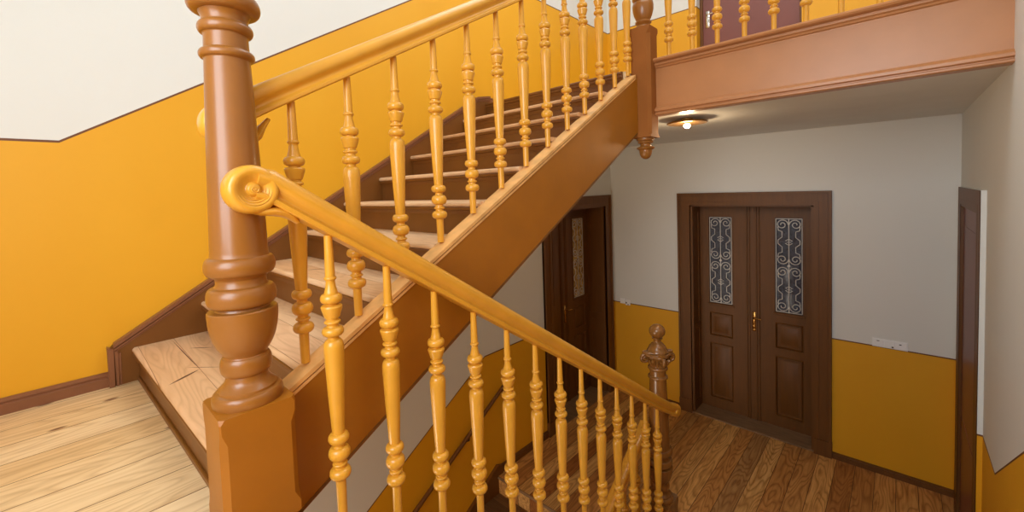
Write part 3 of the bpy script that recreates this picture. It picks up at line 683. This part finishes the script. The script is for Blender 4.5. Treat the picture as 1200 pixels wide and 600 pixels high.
def double_door(name, P, put, c, zt, z0, half, plane, glass, label):
    """P(u,d,z): d is depth behind the wall face (positive inward of reveal)"""
    root = thing(name, label, 'door', tuple(P(c, 0, z0)), kind='structure')
    loc = Vector(root.location)
    def ch(mb, n, m, parent=None, sm=30):
        o = mb.build(n, m, None, sm)
        if parent is None: o.parent = root; o.location = -loc
        else: o.parent = parent
        return o
    def B(mb):
        return lambda u0, u1, d0, d1, a, b, chm=0: mb.box(*put(u0, u1, d0, d1), a, b, chm)
    mb = MB(); casing(mb, c-half, c+half, zt, z0, .145, lambda a, b, d0, d1, q, s: mb.box(*put(a, b, -d1, -d0), q, s)); ch(mb, 'door_casing', M_DKBROWN)
    mb = MB(); b = B(mb)
    for s in (-1, 1):           # panelled jamb linings
        e0, e1 = sorted((c+s*half, c+s*(half-.016)))
        b(e0, e1, 0, plane, z0, zt)
        f0, f1 = sorted((c+s*(half-.016), c+s*(half-.026)))
        for d0, d1 in ((0, .05), (plane-.06, plane), ): b(f0, f1, d0, d1, z0, zt)
        for a, q in ((z0, z0+.12), (z0+1.0, z0+1.09), (zt-.10, zt)): b(f0, f1, .05, plane-.06, a, q)
    b(c-half, c+half, 0, plane+.04, zt-.016, zt)
    ch(mb, 'door_jamb', M_DKBROWN)
    mb = MB(); B(mb)(c-half, c+half, -.02, plane+.04, z0-.001, z0+.014, .003); ch(mb, 'threshold', M_STONE)
    top = zt-.02
    for s in (-1, 1):
        in_, out = c+s*.070, c+s*(half-.018)
        a0, a1 = sorted((in_, out)); gc = c+s*.352; g0, g1 = gc-.132, gc+.132
        mb = MB(); b = B(mb); gt, gb = -.415, -1.485; p1t, p1b, p2t, p2b = -1.60, -1.895, -1.985, -2.68
        b(a0, g0, plane, plane+.04, z0+.015, top); b(g1, a1, plane, plane+.04, z0+.015, top)
        for q0, q1 in ((z0+.015, p2b), (p2t, p1b), (p1t, gb), (gt, top)): b(g0, g1, plane, plane+.04, q0, q1)
        f = lambda u, d, z: P(u, -d, z)
        raised(mb, f, g0, g1, p1b, p1t, -plane-.0); raised(mb, f, g0, g1, p2b, p2t, -plane-.0)
        # moulding under and round the light
        b(g0-.02, g1+.02, plane-.014, plane, gb-.028, gb-.004, .004); b(g0-.014, g0, plane-.008, plane, gb, gt); b(g1, g1+.014, plane-.008, plane, gb, gt); b(g0-.014, g1+.014, plane-.008, plane, gt, gt+.014)
        lf = ch(mb, 'door_leaf', M_DKBROWN)
        mb = MB(); B(mb)(g0, g1, plane+.018, plane+.024, gb, gt); ch(mb, 'glass_pane', glass, lf)
        mb = MB(); grille(mb, P, g0+.004, g1-.004, gb+.006, gt-.006, plane+.006); ch(mb, 'iron_grille', M_IRON, lf, 60)
    mb = MB(); b = B(mb)
    b(c-.070, c+.070, plane-.004, plane+.04, z0+.015, top)
    for q in (-.070, -.044, .028, .056): b(c+q, c+q+.014, plane-.018, plane, z0+.015, top, .003)
    st = ch(mb, 'meeting_stile', M_DKBROWN)
    hx = c+.008; zc = z0+1.195
    mb = MB(); b = B(mb)
    b(hx-.019, hx+.019, plane-.012, plane-.002, zc-.125, zc+.105, .004)
    n_ = (P(0, 1, 0)-P(0, 0, 0)); o = P(hx, plane-.01, zc+.04)
    mb.tube([o, o-n_*.045, o-n_*.052+(P(1, 0, 0)-P(0, 0, 0))*.02, o-n_*.052+(P(1, 0, 0)-P(0, 0, 0))*.085], [.009, .009, .0085, .007], 10)
    mb.tube([P(hx, plane-.012, zc-.06), P(hx, plane-.016, zc-.06)], .009, 10)
    mb.box(*put(hx-.016, hx+.016, plane-.016, plane-.010), zc-.120, zc-.095, .002)
    ch(mb, 'door_handle', M_BRASS, st, 50)
    return root
PF = lambda u, d, z: Vector((u, YF+d, z))
pf = lambda u0, u1, d0, d1: (u0, u1, YF+d0, YF+d1)
double_door('door_1', PF, pf, -1.248, -.263, ZG, .613, .262, M_GLASSD, 'dark brown double door with two dark iron-grilled lights, facing the lower landing')
PL = lambda u, d, z: Vector((XL-d, u, z))
pl = lambda u0, u1, d0, d1: (XL-d1, XL-d0, u0, u1)
double_door('door_2', PL, pl, 4.375, -.263, ZG, .600, .262, M_GLASSA, 'dark brown door with amber-lit glass pane, half hidden behind the stair on the left wall')
# side door in the right wall
d3 = thing('door_3', 'narrowly seen brown door in the right-hand wall of the lower landing', 'door', (XR, 4.37, ZG), kind='structure')
mb = MB(); casing(mb, 3.90, 4.84, -.235, ZG, .158, lambda a, b, e0, e1, q, s: mb.box(.356-e1*.12, .356, a, b, q, min(s, -.102))); child(mb, 'door_casing', M_DKBROWN, d3)
mb = MB().box(.356, XR+.05, 3.885, 3.90, ZG, -.235).box(.356, XR+.05, 4.84, 4.855, ZG, -.235).box(.356, XR+.05, 3.90, 4.84, -.25, -.235); child(mb, 'door_jamb', M_DKBROWN, d3)
mb = MB().box(.374, .40, 3.90, 4.84, ZG+.015, -.25)
for a, b in ((ZG+.15, ZG+.9), (ZG+1.05, -.40)): mb.box(.371, .375, 4.02, 4.72, a, b, .001)
child(mb, 'door_leaf', M_MAUVE, d3)
child(MB().box(.345, XR+.045, 3.90, 4.84, ZG, ZG+.014, .003), 'threshold', M_STONE, d3)
# upper door behind the gallery
d4 = thing('door_4', 'plain mauve-brown door behind the gallery balusters', 'door', (-1.24, YF+.12, ZU), kind='structure')
child(MB().box(-1.756, -1.722, YF+.108, YF+.16, ZU, 2.95, .003).box(-.769, -.735, YF+.108, YF+.16, ZU, 2.95, .003).box(-1.756, -.735, YF+.108, YF+.16, 2.916, 2.95, .003), 'door_jamb', M_DKBROWN, d4)
lf = child(MB().box(-1.722, -.769, YF+.122, YF+.16, ZU+.01, 2.916, .002), 'door_leaf', M_MAUVE, d4)
mb = MB().box(-1.692, -1.645, YF+.112, YF+.122, 1.815, 2.010, .004)
mb.tube([(-1.668, YF+.115, 1.955), (-1.668, YF+.075, 1.955), (-1.655, YF+.068, 1.955), (-1.58, YF+.068, 1.955)], [.009, .009, .008, .007], 10); mb.box(-1.673, -1.663, YF+.109, YF+.113, 1.845, 1.875)
o = mb.build('door_handle', M_CHROME, None, 50); o.parent = lf

# ------------------------------------------------------------------ fittings
t = thing('wall_socket', 'white three-gang socket strip on the dado line right of the double door', 'socket', (-.061, YF, -1.56))
child(MB().box(-.185, .063, YF-.012, YF, -1.597, -1.518, .004), 'frame', M_PLASTIC, t)
for k in range(3):
    x0 = -.179+.0795*k
    o = child(MB().box(x0, x0+.075, YF-.016, YF-.010, -1.591, -1.524, .003), 'insert', M_PLASTIC, t)
    if k == 1: mb = MB().box(x0+.052, x0+.066, YF-.018, YF-.015, -1.585, -1.573)
    elif k == 0: mb = MB().box(x0+.028, x0+.046, YF-.018, YF-.015, -1.540, -1.534)
    else: mb = MB().box(x0+.024, x0+.040, YF-.018, YF-.015, -1.548, -1.540)
    q = mb.build('slot', M_SLOT, None, 0); q.parent = o
t = thing('light_switch', 'white light switch on the far wall right of the amber-lit glass door', 'switch', (-2.775, YF, -1.57))
child(MB().box(-2.815, -2.740, YF-.012, YF, -1.610, -1.535, .004), 'frame', M_PLASTIC, t)
child(MB().box(-2.806, -2.749, YF-.018, YF-.010, -1.600, -1.545, .003), 'rocker', M_PLASTIC, t)
t = thing('wall_socket', 'small white socket lower and right beside the light switch on the far wall', 'socket', (-2.68, YF, -1.58))
child(MB().box(-2.736, -2.668, YF-.012, YF, -1.622, -1.548, .004), 'frame', M_PLASTIC, t)
child(MB().box(-2.729, -2.715, YF-.014, YF-.011, -1.600, -1.580).box(-2.700, -2.690, YF-.014, YF-.011, -1.618, -1.604), 'slot', M_SLOT, t, 0)
# ceiling lamp
LX, LY = -1.235, 3.395
t = thing('ceiling_lamp', 'small glowing bulb on a flat brass dish under the gallery ceiling', 'lamp', (LX, LY, ZC))
child(MB().lathe([(0, .045), (-.018, .045), (-.022, .136), (-.027, .149), (-.033, .152), (-.037, .146), (-.033, .110), (-.031, .03)], (LX, LY, ZC), 40), 'dish', M_BRASS, t, 40)
m, nt, b = mat('glowing_bulb'); b.inputs['Emission Color'].default_value = (1, .72, .38, 1); b.inputs['Emission Strength'].default_value = 14; b.inputs['Base Color'].default_value = (1, .9, .7, 1)
child(MB().lathe([(-.026, .012), (-.034, .013), (-.040, .020), (-.050, .026), (-.060, .025), (-.069, .017), (-.074, .004)], (LX-.0, LY, ZC), 20), 'bulb', m, t, 60)
child(MB().lathe([(-.020, .018), (-.038, .018), (-.040, .015)], (LX, LY, ZC), 20), 'bulb_socket', M_BRASS, t, 50)
l = bpy.data.lights.new('bulb_light', 'POINT'); l.energy = 10; l.color = (1, .72, .42); l.shadow_soft_size = .04
lo = bpy.data.objects.new('bulb_light', l); COL.objects.link(lo); lo.parent = t; lo.location = (0, 0, -.085)
